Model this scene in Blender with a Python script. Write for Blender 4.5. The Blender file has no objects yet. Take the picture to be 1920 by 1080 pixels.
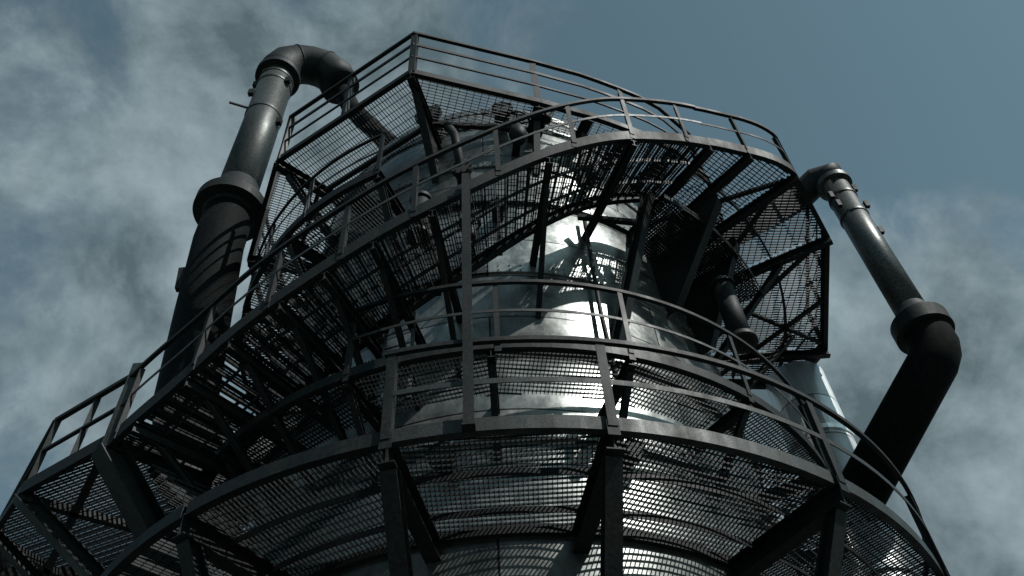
import bpy, math, random
from mathutils import Vector, Matrix
random.seed(7)
C = bpy.context.scene.collection
RAD = math.radians
ZC = 1.6
CX, CY = -0.348, 12.2
F_PX = 1700.0
EL = math.atan2(1700, 1343.7)
SE, CE = math.sin(EL), math.cos(EL)
ORIG = {}

def P(th, R, h):
    a = RAD(th)
    return Vector((CX + R*math.sin(a), CY - R*math.cos(a), h + ZC))
def W(x, y, h): return Vector((x, y, h + ZC))

class MB:
    def __init__(s): s.v = []; s.f = []; s.sm = []
    def quadbox(s, a, b):          # a, b: lists of n points (rings)
        n = len(a); o = len(s.v); s.v += a + b
        for i in range(n):
            j = (i+1) % n
            s.f.append((o+i, o+j, o+n+j, o+n+i)); s.sm.append(False)
        s.f.append(tuple(o+i for i in reversed(range(n)))); s.sm.append(False)
        s.f.append(tuple(o+n+i for i in range(n))); s.sm.append(False)
        return s
    def bar(s, p, q, w, h, up=Vector((0,0,1))):
        p = Vector(p); q = Vector(q); d = (q-p)
        if d.length < 1e-5: return s
        d.normalize()
        if abs(d.dot(up)) > .98: up = Vector((0,1,0)) if abs(d.y) < .9 else Vector((1,0,0))
        x = d.cross(up).normalized(); z = x.cross(d).normalized()
        r = [x*w/2+z*h/2, -x*w/2+z*h/2, -x*w/2-z*h/2, x*w/2-z*h/2]
        return s.quadbox([p+k for k in r], [q+k for k in r])
    def ibeam(s, p, q, w, h, t=.016, up=Vector((0,0,1))):
        p = Vector(p); q = Vector(q); d = (q-p).normalized()
        if abs(d.dot(up)) > .98: up = Vector((CX, CY, 0)) - Vector((p.x, p.y, 0)); up.normalize()
        x = d.cross(up).normalized(); z = x.cross(d).normalized()
        s.bar(p, q, t, h-2*t, z)
        s.bar(p+z*(h-t)/2, q+z*(h-t)/2, w, t, z); s.bar(p-z*(h-t)/2, q-z*(h-t)/2, w, t, z)
        return s
    def plate(s, pts, th, t=.02):             # upright radial plate: pts = [(R,h)]
        a = RAD(th); tg = Vector((math.cos(a), math.sin(a), 0))*t/2
        A = [P(th, r, h) for r, h in pts]
        return s.quadbox([p-tg for p in A], [p+tg for p in A])
    def sweep(s, pts, w, h, dz=0, off=0):     # rectangular section along a path, mitred
        n = len(pts); rings = []
        for i, p in enumerate(pts):
            a = pts[max(i-1, 0)]; b = pts[min(i+1, n-1)]
            d = (b-a); d.z = 0; d.normalize()
            nx = Vector((d.y, -d.x, 0))
            k = 1.0
            if 0 < i < n-1:
                d1 = (pts[i]-pts[i-1]); d1.z = 0; d1.normalize()
                k = 1/max(.5, d1.dot(d))
            c = p + Vector((0, 0, dz)) + nx*off*k
            rings.append([c+nx*w/2*k+Vector((0,0,h/2)), c-nx*w/2*k+Vector((0,0,h/2)), c-nx*w/2*k-Vector((0,0,h/2)), c+nx*w/2*k-Vector((0,0,h/2))])
        o = len(s.v)
        for r in rings: s.v += r
        for i in range(n-1):
            for j in range(4):
                k = (j+1) % 4
                s.f.append((o+4*i+j, o+4*i+k, o+4*i+4+k, o+4*i+4+j)); s.sm.append(False)
        s.f.append((o+3, o+2, o+1, o)); e = o+4*(n-1); s.f.append((e, e+1, e+2, e+3)); s.sm += [False, False]
        return s
    def tube(s, pts, r, n=24, smooth=True, cap=True, mitre=False):
        pts = [Vector(p) for p in pts]; m = len(pts)
        rr = r if isinstance(r, (list, tuple)) else [r]*m
        ref = None; rings = []
        for i, p in enumerate(pts):
            d = (pts[min(i+1, m-1)]-pts[max(i-1, 0)]).normalized(); k = 1.0; bend = None
            if 0 < i < m-1:
                d0 = (pts[i]-pts[i-1]).normalized(); d1 = (pts[i+1]-pts[i]).normalized()
                d = (d0+d1).normalized(); k = 1/max(.6, d0.dot(d)); bend = d1-d0
            if ref is None:
                ref = Vector((0,1,0)) if abs(d.y) < .9 else Vector((1,0,0))
            x = (ref - d*ref.dot(d)).normalized(); ref = x; y = d.cross(x)
            ring = []
            for j in range(n):
                v = (x*math.cos(2*math.pi*j/n) + y*math.sin(2*math.pi*j/n))*rr[i]
                if bend is not None and bend.length > 1e-4:
                    u = (bend - d*bend.dot(d)).normalized(); v = v + u*(v.dot(u)*(k-1))
                ring.append(p+v)
            rings.append(ring)
        def quads(o):
            for j in range(n):
                k = (j+1) % n
                s.f.append((o+j, o+k, o+n+k, o+n+j)); s.sm.append(smooth)
        o = len(s.v)
        if mitre:
            for a, b in zip(rings, rings[1:]): oo = len(s.v); s.v += a + b; quads(oo)
        else:
            for a in rings: s.v += a
            for i in range(m-1): quads(o+i*n)
        if cap:
            e = len(s.v)-n
            s.f.append(tuple(o+j for j in reversed(range(n)))); s.f.append(tuple(e+j for j in range(n))); s.sm += [False, False]
        return s
    def lathe(s, cx, cy, prof, n=96, smooth=True, cap=False):
        m = len(prof)
        if not smooth:      # crisp edges between profile segments, smooth round the axis
            for a, b in zip(prof, prof[1:]): s.lathe(cx, cy, [a, b], n, True)
            return s
        o = len(s.v)
        for r, z in prof:
            s.v += [Vector((cx+r*math.sin(2*math.pi*j/n), cy-r*math.cos(2*math.pi*j/n), z)) for j in range(n)]
        for i in range(m-1):
            for j in range(n):
                k = (j+1) % n
                s.f.append((o+i*n+j, o+i*n+k, o+(i+1)*n+k, o+(i+1)*n+j)); s.sm.append(smooth)
        return s
    def grating(s, poly, z, ang, sa, sb, t=.010, dep=.035, t2=.008, dep2=.012):
        for (an, sp, tt, dd, zz) in ((ang, sa, t, dep, z), (ang+90, sb, t2, dep2, z+dep/2-.010)):
            a = RAD(an); d = Vector((math.cos(a), math.sin(a))); nn = Vector((-d.y, d.x))
            vals = [p.dot(nn) for p in poly]; lo, hi = min(vals), max(vals)
            c = math.floor(lo/sp)*sp + sp*.5
            while c < hi:
                ts = []
                for i in range(len(poly)):
                    p, q = poly[i], poly[(i+1) % len(poly)]
                    a1, a2 = p.dot(nn)-c, q.dot(nn)-c
                    if (a1 > 0) != (a2 > 0):
                        k = a1/(a1-a2); ts.append((p + (q-p)*k).dot(d))
                ts.sort()
                for i in range(0, len(ts)-1, 2):
                    if ts[i+1]-ts[i] > .02:
                        A = d*ts[i]+nn*c; B = d*ts[i+1]+nn*c
                        jz = random.uniform(-.003, .003)
                        s.bar((A.x, A.y, zz+jz), (B.x, B.y, zz+jz), tt, dd)
                c += sp
        return s
    def build(s, name, mat, parent=None):
        o0 = Vector((0,0,0))
        if parent is not None: o0 = ORIG[parent.name]
        me = bpy.data.meshes.new(name)
        me.from_pydata([tuple(v-o0) for v in s.v], [], s.f); me.update()
        me.polygons.foreach_set('use_smooth', s.sm)
        me.materials.append(mat)
        ob = bpy.data.objects.new(name, me); C.objects.link(ob)
        if parent is not None: ob.parent = parent
        ORIG[ob.name] = o0
        return ob

def tag(o, label, cat=None, group=None, kind=None):
    if label: o['label'] = label
    if cat: o['category'] = cat
    if group: o['group'] = group
    if kind: o['kind'] = kind
    return o
def thing(name, loc, label, cat, group=None):
    o = bpy.data.objects.new(name, None); C.objects.link(o); o.location = loc
    o.empty_display_size = .3
    ORIG[o.name] = Vector(loc)
    return tag(o, label, cat, group)
def catmull(keys, x):        # keys: [(x, a, b..)] smooth interpolation
    n = len(keys); i = 0
    while i < n-2 and x > keys[i+1][0]: i += 1
    k0, k1 = keys[i], keys[i+1]; km = keys[max(i-1,0)]; kp = keys[min(i+2,n-1)]
    h = k1[0]-k0[0]; t = (x-k0[0])/h; out = []
    for c in range(1, len(k0)):
        m0 = (k1[c]-km[c])/max(1e-6, k1[0]-km[0])*h; m1 = (kp[c]-k0[c])/max(1e-6, kp[0]-k0[0])*h
        out.append((2*t**3-3*t**2+1)*k0[c]+(t**3-2*t**2+t)*m0+(-2*t**3+3*t**2)*k1[c]+(t**3-t**2)*m1)
    return out

# ---------------------------------------------------------------- materials
def steel(name, base, rust, rough=.5, metal=.35, scale=2.0, bump=.15, amount=.5, spec=.35):
    m = bpy.data.materials.new(name); m.use_nodes = True
    nt = m.node_tree; N = nt.nodes; L = nt.links; b = N['Principled BSDF']
    tc = N.new('ShaderNodeTexCoord')
    n1 = N.new('ShaderNodeTexNoise'); n1.inputs['Scale'].default_value = scale; n1.inputs['Detail'].default_value = 8; n1.inputs['Roughness'].default_value = .65
    mp = N.new('ShaderNodeMapping'); mp.inputs['Scale'].default_value = (1, 1, .35)
    L.new(tc.outputs['Object'], mp.inputs['Vector']); L.new(mp.outputs[0], n1.inputs['Vector'])
    r1 = N.new('ShaderNodeValToRGB'); r1.color_ramp.elements[0].position = amount-.12; r1.color_ramp.elements[1].position = amount+.18
    r1.color_ramp.elements[0].color = (*base, 1); r1.color_ramp.elements[1].color = (*rust, 1)
    L.new(n1.outputs['Fac'], r1.inputs['Fac'])
    n2 = N.new('ShaderNodeTexNoise'); n2.inputs['Scale'].default_value = scale*14; n2.inputs['Detail'].default_value = 6
    L.new(tc.outputs['Object'], n2.inputs['Vector'])
    mx = N.new('ShaderNodeMix'); mx.data_type = 'RGBA'; mx.blend_type = 'MULTIPLY'; mx.inputs[0].default_value = .9
    r2 = N.new('ShaderNodeValToRGB'); r2.color_ramp.elements[0].position = .3; r2.color_ramp.elements[1].position = .65
    r2.color_ramp.elements[0].color = (.4, .4, .4, 1); r2.color_ramp.elements[1].color = (1.25, 1.25, 1.25, 1)
    L.new(n2.outputs['Fac'], r2.inputs['Fac']); L.new(r1.outputs[0], mx.inputs[6]); L.new(r2.outputs[0], mx.inputs[7])
    L.new(mx.outputs[2], b.inputs['Base Color'])
    mr = N.new('ShaderNodeMapRange'); mr.inputs[1].default_value = .3; mr.inputs[2].default_value = .7
    mr.inputs[3].default_value = rough-.12; mr.inputs[4].default_value = min(1, rough+.2)
    L.new(n1.outputs['Fac'], mr.inputs[0]); L.new(mr.outputs[0], b.inputs['Roughness'])
    b.inputs['Metallic'].default_value = metal
    b.inputs['Specular IOR Level'].default_value = spec
    bp = N.new('ShaderNodeBump'); bp.inputs['Strength'].default_value = bump; bp.inputs['Distance'].default_value = .01
    L.new(n2.outputs['Fac'], bp.inputs['Height']); L.new(bp.outputs[0], b.inputs['Normal'])
    return m
M = {}
M['dark'] = steel('dark_painted_steel', (.0080,.0115,.0125), (.017,.017,.0155), .55, .1, 1.6, spec=.16)
M['grate'] = steel('galvanised_grating', (.012,.0160,.0170), (.010,.0115,.0115), .6, .1, 1.2, .05, spec=.18)
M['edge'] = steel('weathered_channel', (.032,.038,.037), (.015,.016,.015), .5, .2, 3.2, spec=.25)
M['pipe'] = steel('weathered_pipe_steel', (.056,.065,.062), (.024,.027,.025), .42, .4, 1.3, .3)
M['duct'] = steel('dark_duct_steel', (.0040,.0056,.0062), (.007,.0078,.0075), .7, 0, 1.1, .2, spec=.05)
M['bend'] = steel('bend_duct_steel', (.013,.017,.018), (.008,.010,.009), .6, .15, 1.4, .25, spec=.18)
M['bright'] = steel('bare_bright_steel', (.22,.25,.26), (.10,.10,.10), .35, .8, 3)

def shell_material(name, lo, hi, r0, r1_, bumps, metal):
    m = bpy.data.materials.new(name); m.use_nodes = True
    nt = m.node_tree; N = nt.nodes; L = nt.links; b = N['Principled BSDF']
    tc = N.new('ShaderNodeTexCoord'); sp = N.new('ShaderNodeSeparateXYZ'); L.new(tc.outputs['Object'], sp.inputs[0])
    ng = N.new('ShaderNodeMath'); ng.operation = 'MULTIPLY'; ng.inputs[1].default_value = -1; L.new(sp.outputs[1], ng.inputs[0])
    at = N.new('ShaderNodeMath'); at.operation = 'ARCTAN2'; L.new(sp.outputs[0], at.inputs[0]); L.new(ng.outputs[0], at.inputs[1])
    mu = N.new('ShaderNodeMath'); mu.operation = 'MULTIPLY'; mu.inputs[1].default_value = 3.9; L.new(at.outputs[0], mu.inputs[0])
    cb = N.new('ShaderNodeCombineXYZ'); L.new(mu.outputs[0], cb.inputs[0]); L.new(sp.outputs[2], cb.inputs[1])
    br = N.new('ShaderNodeTexBrick'); br.inputs['Scale'].default_value = 1; br.inputs['Brick Width'].default_value = 5.2; br.inputs['Row Height'].default_value = .95
    br.inputs['Mortar Size'].default_value = .014; br.inputs['Color1'].default_value = (.6,.6,.6,1); br.inputs['Color2'].default_value = (1.25,1.25,1.25,1); br.inputs['Mortar'].default_value = (.1,.1,.1,1)
    L.new(cb.outputs[0], br.inputs['Vector'])
    mp = N.new('ShaderNodeMapping'); mp.inputs['Scale'].default_value = (1.3, .9, 1); L.new(cb.outputs[0], mp.inputs['Vector'])
    n1 = N.new('ShaderNodeTexNoise'); n1.inputs['Scale'].default_value = 1.5; n1.inputs['Detail'].default_value = 11; n1.inputs['Roughness'].default_value = .76
    L.new(mp.outputs[0], n1.inputs['Vector'])
    r1 = N.new('ShaderNodeValToRGB'); r1.color_ramp.elements[0].position = .38; r1.color_ramp.elements[1].position = .66
    r1.color_ramp.elements[0].color = (*lo,1); r1.color_ramp.elements[1].color = (*hi,1)
    L.new(n1.outputs['Fac'], r1.inputs[0])
    mx = N.new('ShaderNodeMix'); mx.data_type = 'RGBA'; mx.blend_type = 'MULTIPLY'; mx.inputs[0].default_value = 1
    L.new(r1.outputs[0], mx.inputs[6]); L.new(br.outputs['Color'], mx.inputs[7]); L.new(mx.outputs[2], b.inputs['Base Color'])
    n2 = N.new('ShaderNodeTexNoise'); n2.inputs['Scale'].default_value = 9; n2.inputs['Detail'].default_value = 8; L.new(tc.outputs['Object'], n2.inputs['Vector'])
    mr = N.new('ShaderNodeMapRange'); mr.inputs[1].default_value = .35; mr.inputs[2].default_value = .7; mr.inputs[3].default_value = r0; mr.inputs[4].default_value = r1_
    L.new(n1.outputs['Fac'], mr.inputs[0]); L.new(mr.outputs[0], b.inputs['Roughness'])
    b.inputs['Metallic'].default_value = metal
    n3 = N.new('ShaderNodeTexNoise'); n3.inputs['Scale'].default_value = .8; n3.inputs['Detail'].default_value = 2; L.new(tc.outputs['Object'], n3.inputs['Vector'])
    ad = N.new('ShaderNodeMath'); ad.operation = 'MULTIPLY_ADD'; ad.inputs[1].default_value = .05; L.new(n2.outputs['Fac'], ad.inputs[0]); L.new(n3.outputs['Fac'], ad.inputs[2])
    bp = N.new('ShaderNodeBump'); bp.inputs['Strength'].default_value = bumps; bp.inputs['Distance'].default_value = .08; L.new(ad.outputs[0], bp.inputs['Height'])
    b2 = N.new('ShaderNodeBump'); b2.inputs['Strength'].default_value = .6; b2.inputs['Distance'].default_value = .012; b2.invert = True
    L.new(br.outputs['Fac'], b2.inputs['Height']); L.new(bp.outputs[0], b2.inputs['Normal']); L.new(b2.outputs[0], b.inputs['Normal'])
    return m
M['shell'] = shell_material('riveted_shell_plates', (.10,.110,.107), (.32,.335,.32), .26, .42, .14, .75)
M['stand'] = shell_material('standpipe_plates', (.55,.58,.58), (.72,.74,.73), .36, .46, .05, .8)
gm = bpy.data.materials.new('gravel_yard'); gm.use_nodes = True
_b = gm.node_tree.nodes['Principled BSDF']; _n = gm.node_tree.nodes.new('ShaderNodeTexNoise'); _n.inputs['Scale'].default_value = 40; _n.inputs['Detail'].default_value = 8
_r = gm.node_tree.nodes.new('ShaderNodeValToRGB'); _r.color_ramp.elements[0].color = (.035,.04,.041,1); _r.color_ramp.elements[1].color = (.10,.105,.105,1)
gm.node_tree.links.new(_n.outputs['Fac'], _r.inputs[0]); gm.node_tree.links.new(_r.outputs[0], _b.inputs['Base Color']); _b.inputs['Roughness'].default_value = .95

# ---------------------------------------------------------------- ground
g = MB(); g.v = [Vector((-600,-600,0)), Vector((600,-600,0)), Vector((600,600,0)), Vector((-600,600,0))]; g.f = [(0,1,2,3)]; g.sm = [False]
go = g.build('ground', gm); tag(go, 'dark gravel yard around the foot of the steel tower', 'ground', kind='structure')

# ---------------------------------------------------------------- tower
PROF = [(4.3,-1.6),(4.16,6.0),(4.12,7.35),(4.06,7.5),(4.03,9.0),(3.97,9.1),(3.95,11.2),(3.93,12.75),(3.84,12.95),(3.82,14.6),(3.70,16.0),(3.45,17.0),(3.05,17.8),(2.3,18.45),(1.4,18.85),(.9,19.0)]
def RB(h):
    for (r0,h0),(r1,h1) in zip(PROF, PROF[1:]):
        if h0 <= h <= h1: return r0 + (r1-r0)*(h-h0)/(h1-h0)
    return 4.2
tower = thing('steel_tower', (CX, CY, 0), 'huge riveted steel furnace tower narrowing to a domed top, wrapped in platforms', 'tower')
fine = []
for (r0,h0),(r1,h1) in zip(PROF, PROF[1:]):
    k = max(1, int((h1-h0)/.5))
    for i in range(k): fine.append((r0+(r1-r0)*i/k, h0+(h1-h0)*i/k+ZC))
fine.append((PROF[-1][0], PROF[-1][1]+ZC))
MB().lathe(CX, CY, fine, 128).build('shell', M['shell'], tower)
for h in (1.5, 4.6, 7.4, 9.05, 10.9, 12.85, 14.2, 15.9, 16.9):
    r = max(RB(h-.09), RB(h)+.01); big = .07 if h in (7.4, 9.05, 12.85) else .03
    m = MB().lathe(CX, CY, [(r-.03,h-.09+ZC),(r+big,h-.09+ZC),(r+big-.006,h+.09+ZC),(r-.16,h+.09+ZC)], 128, False)
    for j in range(150):
        a = 360*j/150
        if -100 < (a if a < 180 else a-360) < 110:
            for dh in (-.055, .055):
                q = P(a, r+big-.01, h+dh); q2 = P(a, r+big+.016, h+dh); m.tube([q, q2], [.017,.011], 6, False)
    m.build('riveted_band', M['shell'], tower)
MB().lathe(CX, CY, [(.9,18.9+ZC),(.9,20.2+ZC),(1.05,20.2+ZC),(1.05,20.4+ZC),(0.01,20.5+ZC)], 48, False).build('top_outlet', M['bend'], tower)
def nozzle(th, h, r, ln, flange=1.4):
    R = RB(h); a = P(th, R-.1, h); b = P(th, R+ln, h); d = (b-a).normalized()
    o = MB().tube([a, b], r, 20).build('nozzle', M['bend'], tower)
    m = MB().tube([b-d*.03, b+d*.03], r*flange, 20, False); m.tube([b+d*.031, b+d*.07], r*flange, 20, False)
    for k in range(8):
        x = d.cross(Vector((0,0,1))); c = b + (x*math.cos(k*math.pi/4) + Vector((0,0,1))*math.sin(k*math.pi/4))*r*1.22
        m.tube([c-d*.06, c+d*.1], .018, 6, False)
    m.build('bolted_flange', M['dark'], o)
for a in ((-34, 14.0, .20, .4), (-5, 13.6, .13, .3), (6, 16.0, .15, .3), (-15, 16.2, .2, .35), (-8, 7.0, .12, .2), (22, 7.1, .1, .2), (-25,9.9,.16,.3), (3,12.3,.1,.25)): nozzle(*a)
def valve(th, h, r):
    R = RB(h); m = MB()
    m.tube([P(th, R-.05, h), P(th, R+.35, h)], r*.45, 14)
    m.lathe(*P(th, R+.42, 0).to_2d(), [(.01,h-r*1.5+ZC),(r*.8,h-r*1.1+ZC),(r,h+ZC),(r*.8,h+r+ZC),(r*.35,h+r*1.5+ZC),(r*.3,h+r*2.4+ZC),(.01,h+r*2.5+ZC)], 20)
    o = m.build('valve_body', M['dark'], tower)
    c = P(th, R+.42, h+r*2.5); w = MB(); k = 20
    w.tube([c+Vector((math.cos(2*math.pi*i/k), math.sin(2*math.pi*i/k), 0))*r*1.4 for i in range(k+1)], .02, 8)
    for i in range(4): w.bar(c, c+Vector((math.cos(i*math.pi/2), math.sin(i*math.pi/2), 0))*r*1.4, .02, .02)
    w.build('hand_wheel', M['dark'], o)
valve(9, 14.6, .17); valve(27, 13.7, .16); valve(17, 15.6, .13); valve(-3, 11.3, .11)
MB().tube([P(23, RB(8.2)+.12, 8.2), P(23, RB(10)+.12, 10), P(23.5, RB(12.5)+.14, 12.5)], .035, 10).build('conduit', M['dark'], tower)
MB().tube([P(-9, RB(15.6)+.3, 15.4), P(-8, RB(14.8)+.55, 14.9), P(-6, RB(14.3)+.6, 14.35), P(-5.4, RB(13.8)+.4, 13.8), P(-5, RB(13.3), 13.3)], .08, 14).build('curved_branch_pipe', M['bend'], tower)

# ---------------------------------------------------------------- helpers for platforms
def arc(th0, th1, R, h, n=None):
    n = n or max(2, int(abs(th1-th0)/2.5))
    return [P(th0+(th1-th0)*i/n, R, h) for i in range(n+1)]
def sector(th0, th1, r0, r1, n=8):
    o = [P(th0+(th1-th0)*i/n, r1, 0).to_2d() for i in range(n+1)]
    return o + [P(th1+(th0-th1)*i/n, r0, 0).to_2d() for i in range(n+1)]
def post(root, p, h, w=.075, lean=(0,0), mat='dark'):
    q = p + Vector((lean[0]+random.uniform(-.012,.012), lean[1]+random.uniform(-.012,.012), h))
    m = MB(); out = Vector((p.x-CX, p.y-CY, 0)).normalized(); tg = Vector((-out.y, out.x, 0))
    m.bar(p, q, w, .012, out); m.bar(p+tg*(w/2-.006)-out*w/2, q+tg*(w/2-.006)-out*w/2, .012, w-.014, out)
    m.bar(p-Vector((0,0,.11))-out*.012, p+Vector((0,0,.08))-out*.012, w*1.25, .012, out)
    m.build('guard_post', M[mat], root)
def knee(root, th, R1, h1, h0, w=.16, name='knee_brace'):
    R0 = RB(h0)
    MB().ibeam(P(th, R1, h1), P(th, R0-.02, h0), w, w).build(name, M['dark'], root)

# ---------------------------------------------------------------- lower ring platform
H = 6.0
low = thing('ring_platform', (CX, CY, H+ZC), 'lowest and widest ring platform, curved grating deck with heavy edge channel around tower', 'platform')
TH = [-105, -81, -57, -33, -9.5, 12, 38, 62, 86, 110]
for i, (a, b) in enumerate(zip(TH, TH[1:])):
    mid = (a+b)/2
    dn = mid < -12
    MB().grating(sector(a+.7, b-.7, RB(H)+.06, 5.72), H+ZC, mid + (90 if dn else 0), .055 if dn else .075, .11 if dn else .050, t=.014 if dn else .009, dep=.026, t2=.007, dep2=.020).build('grating_panel', M['grate'], low)
    m = MB(); pts = arc(a+.35, b-.35, 5.8, H)
    m.sweep(pts, .014, .17, .03); m.sweep(pts, .075, .012, .109, -.045); m.sweep(pts, .075, .012, -.049, -.045)
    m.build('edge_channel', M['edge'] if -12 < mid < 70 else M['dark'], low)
    for r in (4.6, 5.2): MB().sweep(arc(a+.6, b-.6, r, H), .012, .08, -.07).build('ring_stiffener', M['dark'], low)
for th in TH:
    MB().ibeam(P(th, RB(H)-.02, H-.16), P(th, 5.8, H-.16), .17, .26).build('radial_beam', M['dark'], low)
    knee(low, th, 5.66, H-.28, 3.4, .17)
    if th > -12: post(low, P(th, 5.86, H-.05), 1.22, .10)
pt = arc(-10.3, TH[-1], 5.86, H)
MB().sweep(pt, .055, .06, 1.16).build('top_rail', M['dark'], low)
MB().sweep(pt, .012, .070, .55).build('middle_rail', M['edge'], low)
MB().sweep(arc(-100, 110, RB(H)+.035, H), .07, .12, -.02).build('inner_ring', M['dark'], low)

# ---------------------------------------------------------------- middle ring
H = 8.0
mid_ = thing('ring_platform', (CX, CY, H+ZC), 'narrow middle ring walkway hugging the shell above the widest platform', 'platform')
TH = [-92, -68, -44, -20, 0.5, 20, 40, 62, 84, 106]
for a, b in zip(TH, TH[1:]):
    MB().grating(sector(a+.6, b-.6, RB(H)+.16, 4.98), H+ZC, (a+b)/2, .070, .050, t=.009, dep=.026, t2=.007, dep2=.020).build('grating_panel', M['grate'], mid_)
    pts = arc(a, b, 5.03, H); m = MB(); m.sweep(pts, .014, .15, .03); m.sweep(pts, .06, .012, -.051, -.037); m.build('edge_channel', M['dark'], mid_)
for th in TH:
    MB().ibeam(P(th, RB(H)-.02, H-.1), P(th, 5.02, H-.1), .1, .15, .012).build('radial_beam', M['dark'], mid_)
    knee(mid_, th, 4.9, H-.18, 7.0, .08)
for th in (-20, 1.5, 20, 40, 62, 84, 106): post(mid_, P(th, 5.05, H), 1.2, .065)
MB().sweep(arc(-20, 106, 5.05, H), .05, .055, 1.19).build('top_rail', M['dark'], mid_)
MB().sweep(arc(-20, 106, 5.05, H), .012, .045, .62).build('middle_rail', M['edge'], mid_)

# ---------------------------------------------------------------- curved stair
ST = [(-50,6.25,7.9),(-41,5.98,8.35),(-32,5.86,8.80),(-22,5.8,9.22),(-13.6,5.8,9.62),(-1.5,5.8,10.35),(11.8,5.8,11.40),(20,5.8,12.02),(28.7,5.82,12.55),(38,6.02,12.86)]
def stair(th): return catmull(ST, th)
TE = 38.0
st = thing('curved_staircase', P(-50, 5.5, 7.9), 'long curved open staircase sweeping up around tower from lower left to right', 'staircase')
WST = 1.3
ths = [-50 + (TE+50)*i/70 for i in range(71)]
outer = []; inner = []
for th in ths:
    R, h = stair(th); outer.append(P(th, R, h)); inner.append(P(th, R-WST, h))
for nm, pts, sg in (('outer_stringer', outer, 1), ('inner_stringer', inner, -1)):
    m = MB(); m.sweep(pts, .014, .24, 0); m.sweep(pts, .07, .012, .115, -.04*sg); m.sweep(pts, .07, .012, -.115, -.04*sg)
    m.build(nm, M['dark'], st)
n = 52
for i in range(n):
    a = -49.5 + (TE+49)*i/n; b = a + (TE+49)/n*.84
    R, h = stair((a+b)/2)
    m = MB()
    q = [P(a, R-.05, 0).to_2d(), P(b, R-.05, 0).to_2d(), P(b, R-WST+.05, 0).to_2d(), P(a, R-WST+.05, 0).to_2d()]
    ang = (a+b)/2 + 90
    m.grating(q, h+ZC, ang, .042, .09, t=.012, dep=.028)
    m.bar(P(a, R-WST+.03, h), P(a, R-.03, h), .012, .07); m.bar(P(b, R-WST+.03, h), P(b, R-.03, h), .012, .04)
    m.build('stair_tread', M['grate'], st)
for j, th in enumerate((-49, -38.5, -28, -18, -8.5, 2.8, 14, 24, 34)):
    R, h = stair(th)
    post(st, P(th, R+.02, h), 1.15, .07)
    if th < 10: post(st, P(th, R-WST-.02, h), 1.15, .05)
rail_pts = [P(th, stair(th)[0]+.02, stair(th)[1]) for th in ths]
MB().sweep(rail_pts, .055, .065, 1.18).build('top_rail', M['dark'], st)
MB().sweep(rail_pts, .012, .055, .62).build('middle_rail', M['edge'], st)
rp = [P(th, stair(th)[0]-WST-.02, stair(th)[1]) for th in ths if th < 4]
MB().sweep(rp, .045, .045, 1.18).build('top_rail', M['dark'], st)
MB().sweep(rp, .012, .05, .62).build('middle_rail', M['dark'], st)
for th in (-46, -39, -33, -26, -20, -13.6, -6, 10, 24):
    R, h = stair(th)
    MB().ibeam(P(th, RB(h)-.05, h-.24), P(th, R, h-.24), .09, .15, .012).build('support_arm', M['dark'], st)
    if th < 20: MB().ibeam(P(th, RB(h-1.6)-.05, h-1.5), P(th, R-.35, h-.3), .07, .09, .010).build('knee_brace', M['dark'], st)
for k in (.33, .67):
    MB().sweep([P(th, stair(th)[0]-WST*k, stair(th)[1]) for th in ths], .01, .08, -.08).build('under_runner', M['dark'], st)
for a, b in ((-62,-48),(-48,-34),(-34,-20)):
    MB().grating(sector(a+.3, b-.3, RB(9.2)+.08, 4.42), 8.9+ZC, (a+b)/2+90, .050, .09, t=.015, dep=.03).build('gap_grating', M['grate'], mid_)

sp = thing('support_post', P(-1.5, 5.87, 5.9), 'long straight steel post rising from the lowest platform edge to the curved staircase', 'post')
MB().ibeam(P(-1.5, 5.92, 5.9), P(-1.5, 5.92, 10.42), .10, .09, .012).build('post_shaft', M['dark'], sp)
MB().bar(P(-1.5, 5.92, 5.88), P(-1.5, 5.92, 5.9), .13, .12, Vector((0,1,0))).build('base_plate', M['dark'], sp)

# ---------------------------------------------------------------- right landing
H = 12.88
ld = thing('landing_platform', P(60, 5, H), 'broad dark landing at the head of the curved staircase on the right side', 'platform')
LK = [(38,6.02),(42.5,6.22),(46,6.40),(49,6.53),(52,6.60),(65.4,6.56),(90,6.36),(98,6.0)]
LP = [(38+i, catmull(LK, 38+i)[0]) for i in range(0, 14)] + LK[4:]
LV = [P(a, r, H) for a, r in LP]
NB = len(LP)-4                      # index of the corner at 52 degrees
TB = [0, NB, NB+1, NB+2, NB+3]
for i, (a, b) in enumerate(zip(TB, TB[1:])):
    outer_ = [LV[k].to_2d() for k in range(a, b+1)]
    t0, t1 = LP[a][0], LP[b][0]
    poly = outer_ + [P(t1-(t1-t0)*j/6, 4.0, 0).to_2d() for j in range(7)]
    c_ = sum(poly, Vector((0,0)))/len(poly); poly = [p + (c_-p).normalized()*.04 for p in poly]
    MB().grating(poly, H+ZC, 5 if i > 0 else 40, .058, .12, t=.016, dep=.028, t2=.010).build('grating_panel', M['grate'], ld)
m = MB(); m.sweep([v.copy() for v in LV], .014, .24, 0); m.sweep([v.copy() for v in LV], .07, .012, -.115, -.04); m.sweep([v.copy() for v in LV], .07, .012, .115, -.04); m.build('edge_channel', M['dark'], ld)
PI_ = [0, 6, NB, NB+1, NB+2, NB+3]
for i in PI_:
    MB().ibeam(P(LP[i][0], RB(H-.2)-.05, H-.2), P(LP[i][0], LP[i][1], H-.2), .10, .18).build('radial_beam', M['dark'], ld)
for (t1, r1, t2, r2) in ((51.3,6.4,65.4,4.2),(65.4,6.4,82,4.2),(88,6.2,67,4.2),(78,6.2,98,4.2),(40,4.3,51.3,6.3)):
    MB().bar(P(t1,r1,H-.13), P(t2,r2,H-.13), .07, .06).build('diagonal_brace', M['dark'], ld)
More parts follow.
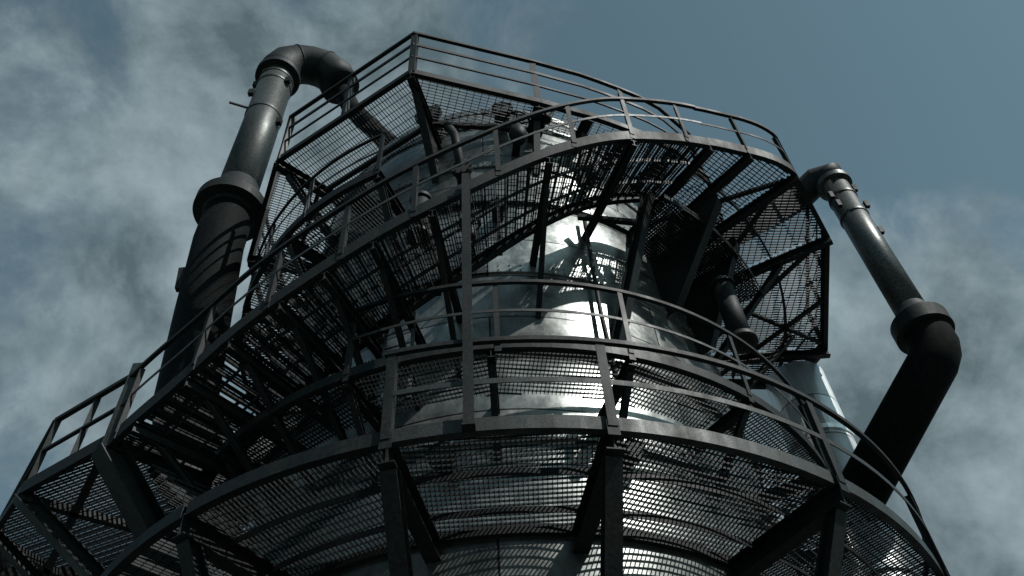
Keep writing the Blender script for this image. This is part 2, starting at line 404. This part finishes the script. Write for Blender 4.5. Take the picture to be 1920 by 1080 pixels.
for r in (4.6, 5.5):
    MB().sweep(arc(38.3, 97, r, H), .03, .12, -.10).build('ring_stiffener', M['dark'], ld)
for th, ro, h0 in ((44, 5.5, 10.8), (54, 5.2, 10.4)):
    m = MB().plate([(RB(h0)-.05,h0),(RB(h0)+.25,h0),(ro,H-.6),(ro,H-.34),(RB(H)-.05,H-.34)], th, .02)
    m.bar(P(th, RB(h0)+.25, h0), P(th, ro, H-.6), .14, .016); m.build('gusset_bracket', M['dark'], ld)
for th, h0, th2, w_ in ((33, 9.3, 26, .16), (66, 10.9, 66, .10), (84, 10.9, 84, .10)):
    MB().ibeam(P(th, 4.9 if th < 35 else 5.6, H-.45 if th < 35 else H-.25), P(th2, RB(h0)-.05, h0), w_, w_).build('knee_brace', M['dark'], ld)
MB().bar(P(30.5, 4.65, 11.8), P(21, 4.2, 12.2), .08, .08).build('knee_brace', M['dark'], ld)
MB().grating(sector(34, 66, 4.05, 5.1), 12.1+ZC, 48, .05, .05, t=.016, dep=.03, dep2=.03, t2=.012).build('service_deck', M['grate'], ld)
MB().sweep(arc(34, 66, 5.13, 12.1), .014, .16, 0).build('service_deck_edge', M['dark'], ld)
for i in PI_[1:]: post(ld, LV[i], 1.22, .075)
for k in (.33, .67): post(ld, LV[NB+1].lerp(LV[NB+2], k), 1.22, .065)
post(ld, LV[NB].lerp(LV[NB+1], .5), 1.22, .065)
MB().sweep([v.copy() for v in LV], .055, .065, 1.17).build('top_rail', M['dark'], ld)
MB().sweep([v.copy() for v in LV], .012, .055, .61).build('middle_rail', M['dark'], ld)

# ---------------------------------------------------------------- left intermediate platform
H = 12.9
ip = thing('ring_platform', (CX-3, CY, H+ZC), 'half ring grating deck on left side beneath the polygonal top platform', 'platform')
TH = [-112, -90, -66, -44, -20]
for a, b in zip(TH, TH[1:]):
    MB().grating(sector(a+.6, b-.6, RB(H)+.15, 4.9), H+ZC, (a+b)/2+90, .060, .11, t=.013, dep=.026, t2=.009, dep2=.018).build('grating_panel', M['grate'], ip)
    pts = arc(a, b, 4.95, H); m = MB(); m.sweep(pts, .014, .2, 0); m.sweep(pts, .07, .012, -.09, -.042); m.build('edge_channel', M['dark'], ip)
for th in TH:
    MB().ibeam(P(th, RB(H-.2)-.02, H-.14), P(th, 4.95, H-.14), .13, .2, .012).build('radial_beam', M['dark'], ip)
    knee(ip, th, 4.8, H-.25, 11.3, .11)
for th in (-100, -80, -66, -53, -38, -20): post(ip, P(th, 4.97, H), 1.15, .06)
MB().sweep(arc(-112, -20, 4.97, H), .045, .045, 1.15).build('top_rail', M['dark'], ip)
MB().sweep(arc(-112, -20, 4.97, H), .012, .05, .6).build('middle_rail', M['dark'], ip)

# ---------------------------------------------------------------- upper polygonal platform
H = 15.5
up = thing('top_platform', (CX, CY, H+ZC), 'highest polygonal grating platform with straight sided triple railing under the sky', 'platform')
UV = [(-102,5.2),(-75.6,5.22),(-48.5,5.33),(-13.1,5.28),(14.2,4.5),(20.5,4.47),(27,4.5),(32.5,4.54),(38.4,4.62),(44,4.73),(50,4.85),(61,5.03),(75,5.0)]
V2 = [P(a, r, H) for a, r in UV]
def in2(a, r=3.85): return P(a, r, 0).to_2d()
for i in range(len(UV)-1):
    a, b = UV[i], UV[i+1]
    poly = [P(a[0]+.3, a[1]-.08, 0).to_2d(), P(b[0]-.3, b[1]-.08, 0).to_2d()] + [in2(b[0]-.3-(b[0]-a[0]-.6)*j/4) for j in range(5)]
    e = (V2[i+1]-V2[i]); ang = math.degrees(math.atan2(e.y, e.x))
    MB().grating(poly, H+ZC, ang+90 if i < 3 else ang, .06, .14, t=.010, dep=.022, t2=.010).build('grating_panel', M['grate'], up)
    m = MB().bar(V2[i], V2[i+1], .02, .22); m.bar(V2[i]-Vector((0,0,.12)), V2[i+1]-Vector((0,0,.12)), .09, .014); m.build('edge_beam', M['dark'], up)
for i in (0, 1, 2, 3, 4, 6, 8, 10, 12):
    a, r = UV[i]
    MB().ibeam(P(a, 3.65, H-.18), P(a, r, H-.14), .15, .24).build('radial_beam', M['dark'], up)
    knee(up, a, r-.3, H-.3, 13.9, .12)
MB().plate([(3.8,14.3),(3.95,14.3),(5.1,15.2),(5.1,15.34),(3.7,15.34)], -13.1, .02).build('gusset_bracket', M['dark'], up)
sw = [v.copy() for v in V2]
RH = 1.75
for dz, w, hh in ((RH, .07, .07), (RH*.70, .03, .09), (RH*.38, .03, .05)):
    MB().sweep(sw, w, hh, dz).build('rail', M['dark'], up)
for i in (1, 2, 3, 4, 8, 11):
    post(up, V2[i], RH+.02, .12)
for i in (1, 2):
    post(up, (V2[i]+V2[i+1])/2, RH, .10)
c2 = lambda v, k, dz=-.12: v + (Vector((CX,CY,H+ZC))-v)*k + Vector((0,0,dz))
for (i, k1, j, k2) in ((1,.18,2,.18),(2,.2,3,.2),(3,.2,4,.12)):
    MB().bar(c2(V2[i],k1), c2(V2[j],k2), .08, .1).build('cross_beam', M['dark'], up)

# ---------------------------------------------------------------- left landing
H = 7.9
ll = thing('landing_platform', W(-5.6, 9, H), 'corner landing at the foot of the curved staircase at far left', 'platform')
lp = [P(-50, 6.25, H), W(-6.5, 8.95, H), W(-7.15, 9.7, H), W(-7.9, 12.2, H), W(-5.6, 12.4, H), W(-4.85, 10.0, H), P(-50, 4.9, H)]
NL = len(lp)
MB().grating([p.to_2d() for p in lp], H+ZC, -20, .050, .11, t=.014).build('grating_panel', M['grate'], ll)
for i in range(NL):
    MB().bar(lp[i], lp[(i+1) % NL], .07, .22).build('edge_beam', M['dark'], ll)
up_rail = [lp[0], lp[1]]
for h, w in ((1.2,.065), (.62,.045)):
    MB().sweep([p.copy() for p in up_rail], w, w, h).build('rail', M['dark'], ll)
MB().bar(lp[1]+Vector((0,0,1.2)), lp[2]+Vector((0,0,.1)), .08, .08).build('sloping_rail', M['edge'], ll)
MB().bar(lp[1]+Vector((0,0,.6)), lp[2]+Vector((.1,-.1,.1)), .05, .05).build('sloping_rail', M['dark'], ll)
for p in (lp[1], (lp[0]+lp[1])/2): post(ll, p, 1.2, .08)
MB().bar(lp[0]+Vector((0,0,-.1)), lp[0]+Vector((-.05,.05,1.45)), .14, .05, Vector((0,1,0))).build('guard_post', M['edge'], ll)
MB().ibeam(lp[0]+Vector((0,0,-.1)), P(-52, 4.1, 5.6), .3, .3).build('knee_brace', M['dark'], ll)
MB().ibeam(lp[1]+Vector((0,0,-.1)), P(-62, 4.6, 6.0), .2, .2).build('knee_brace', M['dark'], ll)
MB().ibeam(lp[2]+Vector((0,0,-.1)), P(-80, 4.6, 6.0), .14, .14).build('knee_brace', M['dark'], ll)
MB().ibeam(lp[3]+Vector((0,0,-.1)), P(-95, 4.6, 6.0), .14, .14).build('knee_brace', M['dark'], ll)
for a, b in ((1,5),(0,3),(2,4),(3,5)):
    MB().bar(lp[a]+Vector((0,0,-.14)), lp[b]+Vector((0,0,-.14)), .1, .1).build('diagonal_brace', M['dark'], ll)
for k in (.33, .66):
    MB().bar(lp[2].lerp(lp[3], k)+Vector((0,0,-.12)), lp[5].lerp(lp[4], k)+Vector((0,0,-.12)), .08, .14).build('joist', M['dark'], ll)
for k in range(7):
    t = (k+.5)/7; a = -49+14*t; h = 7.6-1.5*t
    q = [P(a, 5.75, 0).to_2d(), P(a+1.9, 5.75, 0).to_2d(), P(a+1.9, 4.75, 0).to_2d(), P(a, 4.75, 0).to_2d()]
    MB().grating(q, h+ZC, a+90, .04, .09, t=.015).build('step_grating', M['grate'], ll)

# ---------------------------------------------------------------- left gooseneck pipe
px_, py_ = -6.15, 10.85
gp = thing('gooseneck_pipe', (px_, py_, 9+ZC), 'tall thick pipe on the left with collar and gooseneck bend on top', 'pipe')
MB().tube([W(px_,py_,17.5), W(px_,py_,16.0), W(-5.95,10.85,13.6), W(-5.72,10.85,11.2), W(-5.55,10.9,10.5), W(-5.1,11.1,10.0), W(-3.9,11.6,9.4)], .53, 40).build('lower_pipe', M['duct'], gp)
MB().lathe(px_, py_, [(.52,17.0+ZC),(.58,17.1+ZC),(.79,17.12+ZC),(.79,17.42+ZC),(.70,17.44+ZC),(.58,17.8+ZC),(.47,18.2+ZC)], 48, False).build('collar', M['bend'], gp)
MB().tube([(px_,py_,17.4+ZC),(px_,py_,24.6+ZC)], .46, 40).build('upper_pipe', M['pipe'], gp)
for h in (21.6, 23.3, 23.7):
    MB().lathe(px_, py_, [(.455,h-.04+ZC),(.48,h-.04+ZC),(.48,h+.04+ZC),(.455,h+.04+ZC)], 40, False).build('pipe_band', M['pipe'], gp)
path = [W(px_,py_,24.0), W(px_,py_,24.5), W(-6.03,10.89,24.9), W(-5.75,10.97,25.16), W(-5.4,11.08,25.25), W(-5.0,11.2,25.15), W(-4.7,11.31,24.85), W(-4.5,11.4,24.3)]
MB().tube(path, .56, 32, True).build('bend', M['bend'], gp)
for k in (3, 5):
    d = (path[k+1]-path[k-1]).normalized(); MB().tube([path[k]-d*.015, path[k]+d*.015], .58, 32, True).build('weld_ring', M['bend'], gp)
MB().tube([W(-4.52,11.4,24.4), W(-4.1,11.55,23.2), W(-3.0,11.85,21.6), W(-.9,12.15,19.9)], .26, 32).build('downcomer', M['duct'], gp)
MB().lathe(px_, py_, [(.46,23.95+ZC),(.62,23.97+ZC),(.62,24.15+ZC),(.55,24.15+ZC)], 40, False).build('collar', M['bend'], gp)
MB().bar(W(px_-.4,py_-.2,21.9), W(px_-.85,py_-.4,21.9), .05, .05).build('bracket', M['dark'], gp)
for (dx, dy, h) in ((.45,-.25,23.3),(-.42,-.3,22.6),(.5,-.1,21.2),(-.5,-.1,23.5)):
    MB().bar(W(px_+dx,py_+dy,h-.12), W(px_+dx,py_+dy,h+.12), .14, .12).build('lug', M['dark'], gp)
MB().bar(W(px_-.35,py_-.2,14.2), W(px_-.40,py_-.25,14.8), .14, .12).build('lug', M['dark'], gp)

# ---------------------------------------------------------------- right elbow duct
qx, qy = 7.14, 10.87
rp_ = thing('elbow_pipe', (qx, qy, 11+ZC), 'slim bent pipe on the right with collar and thick dark lower duct', 'pipe')
MB().tube([(qx,qy,12.1+ZC),(qx,qy,16.8+ZC)], .28, 32).build('upper_pipe', M['pipe'], rp_)
MB().tube([W(qx,qy,16.5), W(qx,qy,16.8), W(qx-.25,qy+.15,16.92), W(6.5,11.3,16.75), W(3.0,12.0,15.2)], .31, 32, True, mitre=True).build('bend', M['bend'], rp_)
MB().lathe(qx, qy, [(.28,16.4+ZC),(.37,16.42+ZC),(.37,16.56+ZC),(.29,16.56+ZC)], 32, False).build('collar', M['pipe'], rp_)
for h in (15.2, 15.9):
    MB().lathe(qx, qy, [(.275,h-.03+ZC),(.30,h-.03+ZC),(.30,h+.03+ZC),(.275,h+.03+ZC)], 32, False).build('pipe_band', M['pipe'], rp_)
MB().lathe(qx, qy, [(.40,11.55+ZC),(.50,11.57+ZC),(.50,11.88+ZC),(.40,11.9+ZC),(.32,12.1+ZC),(.28,12.25+ZC)], 40, False).build('collar', M['bend'], rp_)
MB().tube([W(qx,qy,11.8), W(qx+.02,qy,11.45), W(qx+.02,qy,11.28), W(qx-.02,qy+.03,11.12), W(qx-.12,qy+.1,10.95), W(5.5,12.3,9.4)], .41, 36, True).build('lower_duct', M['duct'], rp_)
for (dx, dy, h) in ((.28,-.2,15.4),(.3,-.1,14.6),(-.26,-.2,15.5),(-.28,-.15,15.9),(.28,-.15,16.1)):
    MB().bar(W(qx+dx,qy+dy,h-.1), W(qx+dx,qy+dy,h+.1), .08, .08).build('lug', M['dark'], rp_)

# ---------------------------------------------------------------- standpipe behind right
vp = thing('standpipe', (5.42, 12.85, 0), 'slim bright silver standpipe partly hidden behind the rings on the right', 'pipe')
MB().tube([(5.42,12.85,0),(5.42,12.85,12.6+ZC)], .58, 48).build('pipe_shell', M['stand'], vp)
for h in (8.0, 10.9): MB().lathe(5.42, 12.85, [(.57,h-.05+ZC),(.61,h-.05+ZC),(.61,h+.05+ZC),(.57,h+.05+ZC)], 48, False).build('pipe_band', M['stand'], vp)

# ---------------------------------------------------------------- vent cans and ladder
def vent(x, y, h, r, ln, label):
    t = thing('vent_cylinder', W(x, y, h), label, 'vent')
    MB().tube([W(x,y,h), W(x,y,h+ln)], r, 24).build('can', M['bend'], t)
    MB().lathe(x, y, [(r,h+ZC),(r*1.35,h+ZC),(r*1.35,h+.07+ZC),(r,h+.07+ZC)], 24, False).build('rim', M['edge'], t)
    MB().lathe(x, y, [(r,h+ln-.07+ZC),(r*1.25,h+ln-.07+ZC),(r*1.25,h+ln+ZC),(0.01,h+ln+.02+ZC)], 24, False).build('lid', M['bend'], t)
vent(*P(52, 4.75, 0).to_2d(), 10.0, .17, 1.4, 'short flanged vent cylinder hanging below the broad right landing')
vent(*P(-14, 4.28, 0).to_2d(), 11.6, .15, 1.1, 'short flanged vent cylinder beside the shell behind the curved staircase')
la = thing('ladder', P(-16, 4.35, 8), 'thin bright steel ladder against the shell left of the long support post', 'ladder')
for d in (-2.6, 2.6): MB().bar(P(-16+d, 4.4, 8.0), P(-16+d, 4.4, 10.0), .05, .02, Vector((0,1,0))).build('rail', M['bright'], la)
for k in range(7): MB().tube([P(-18.6, 4.4, 8.2+k*.28), P(-13.4, 4.4, 8.2+k*.28)], .014, 8).build('rung', M['bright'], la)

# ---------------------------------------------------------------- camera
def raydir(px, py):
    x, y = px-960, 540-py
    c, s = 1340/1343.7, 100/1343.7
    xp, yp = x*c+y*s, y*c-x*s
    return Vector((xp, F_PX*CE - yp*SE, F_PX*SE + yp*CE)).normalized()
cam = bpy.data.cameras.new('camera'); co = bpy.data.objects.new('camera', cam); C.objects.link(co)
cam.lens = 36*F_PX/1920; cam.clip_end = 3000; cam.clip_start = .05
X = Vector((1,0,0)); U = Vector((0,-SE,CE)); Fw = Vector((0,CE,SE)); c, s = 1340/1343.7, 100/1343.7
Ri = X*c - U*s; Up = U*c + X*s
co.matrix_world = Matrix((( Ri.x, Up.x, -Fw.x, 0), (Ri.y, Up.y, -Fw.y, 0), (Ri.z, Up.z, -Fw.z, ZC), (0,0,0,1)))
bpy.context.scene.camera = co

# ---------------------------------------------------------------- light
SD = Vector((.528,-.432,.731)).normalized()
sl = bpy.data.lights.new('sun', 'SUN'); sl.energy = 5; sl.angle = RAD(.5); sl.color = (1, .98, .94)
so = bpy.data.objects.new('sun', sl); C.objects.link(so); so.rotation_euler = (-SD).to_track_quat('-Z', 'Y').to_euler(); so.location = (10,-8,30)
w = bpy.data.worlds.new('World'); bpy.context.scene.world = w; w.use_nodes = True
nt = w.node_tree; N = nt.nodes; L = nt.links; bg = N['Background']
sky = N.new('ShaderNodeTexSky'); sky.sky_type = 'NISHITA'; sky.sun_disc = False; sky.sun_elevation = math.asin(SD.z); sky.sun_rotation = math.atan2(SD.x, SD.y)
hs = N.new('ShaderNodeHueSaturation'); hs.inputs['Saturation'].default_value = .54; hs.inputs['Value'].default_value = .58; L.new(sky.outputs[0], hs.inputs['Color'])
ti = N.new('ShaderNodeMix'); ti.data_type = 'RGBA'; ti.blend_type = 'MULTIPLY'; ti.inputs[0].default_value = 1; ti.inputs[7].default_value = (.98, 1.43, 1.42, 1)
L.new(hs.outputs[0], ti.inputs[6])
tc = N.new('ShaderNodeTexCoord')
mp = N.new('ShaderNodeMapping'); mp.inputs['Rotation'].default_value = (.3, .5, .2); L.new(tc.outputs['Generated'], mp.inputs[0])
n1 = N.new('ShaderNodeTexNoise'); n1.inputs['Scale'].default_value = 6.5; n1.inputs['Detail'].default_value = 15; n1.inputs['Roughness'].default_value = .62; n1.inputs['Distortion'].default_value = .25
L.new(mp.outputs[0], n1.inputs['Vector'])
acc = None
def math_(op, a, b=None, cl=False):
    m = N.new('ShaderNodeMath'); m.operation = op; m.use_clamp = cl
    for i, v in enumerate((a, b)):
        if v is None: continue
        if isinstance(v, (int, float)): m.inputs[i].default_value = v
        else: L.new(v, m.inputs[i])
    return m.outputs[0]
for (x, y, rad, amt) in ((100,250,17,.13),(300,480,12,.17),(250,60,12,.12),(620,80,10,.13),(950,40,9,.05),(1700,800,11,.20),(1880,1000,14,.24),(1640,520,8,.17),(1850,500,6,.05),(60,600,10,.02),(1750,120,16,-.18),(60,330,5,-.12),(30,30,6,-.12)):
    d = raydir(x, y)
    v = N.new('ShaderNodeVectorMath'); v.operation = 'DOT_PRODUCT'; L.new(tc.outputs['Generated'], v.inputs[0]); v.inputs[1].default_value = d
    mr = N.new('ShaderNodeMapRange'); mr.interpolation_type = 'SMOOTHSTEP'
    mr.inputs[1].default_value = math.cos(RAD(rad*1.5)); mr.inputs[2].default_value = 1.0; mr.inputs[3].default_value = 0; mr.inputs[4].default_value = amt
    L.new(v.outputs['Value'], mr.inputs[0])
    acc = mr.outputs[0] if acc is None else math_('ADD', acc, mr.outputs[0])
cov = math_('ADD', n1.outputs['Fac'], acc)
rc = N.new('ShaderNodeMapRange'); rc.interpolation_type = 'SMOOTHSTEP'; rc.inputs[1].default_value = .52; rc.inputs[2].default_value = .84; L.new(cov, rc.inputs[0])
n2 = N.new('ShaderNodeTexNoise'); n2.inputs['Scale'].default_value = 7.0; n2.inputs['Detail'].default_value = 14; n2.inputs['Roughness'].default_value = .60; n2.inputs['Distortion'].default_value = .2
mp2 = N.new('ShaderNodeMapping'); mp2.inputs['Location'].default_value = (3,1,5); L.new(tc.outputs['Generated'], mp2.inputs[0]); L.new(mp2.outputs[0], n2.inputs['Vector'])
cr = N.new('ShaderNodeValToRGB'); cr.color_ramp.elements[0].position = .36; cr.color_ramp.elements[1].position = .64
cr.color_ramp.elements[0].color = (.95,1.38,1.55,1); cr.color_ramp.elements[1].color = (3.1,3.95,4.3,1)
L.new(n2.outputs['Fac'], cr.inputs[0])
mx = N.new('ShaderNodeMix'); mx.data_type = 'RGBA'; L.new(rc.outputs[0], mx.inputs[0]); L.new(ti.outputs[2], mx.inputs[6]); L.new(cr.outputs[0], mx.inputs[7])
L.new(mx.outputs[2], bg.inputs['Color']); bg.inputs['Strength'].default_value = .1
vs = bpy.context.scene.view_settings; vs.view_transform = 'Standard'; vs.look = 'None'; vs.exposure = 0
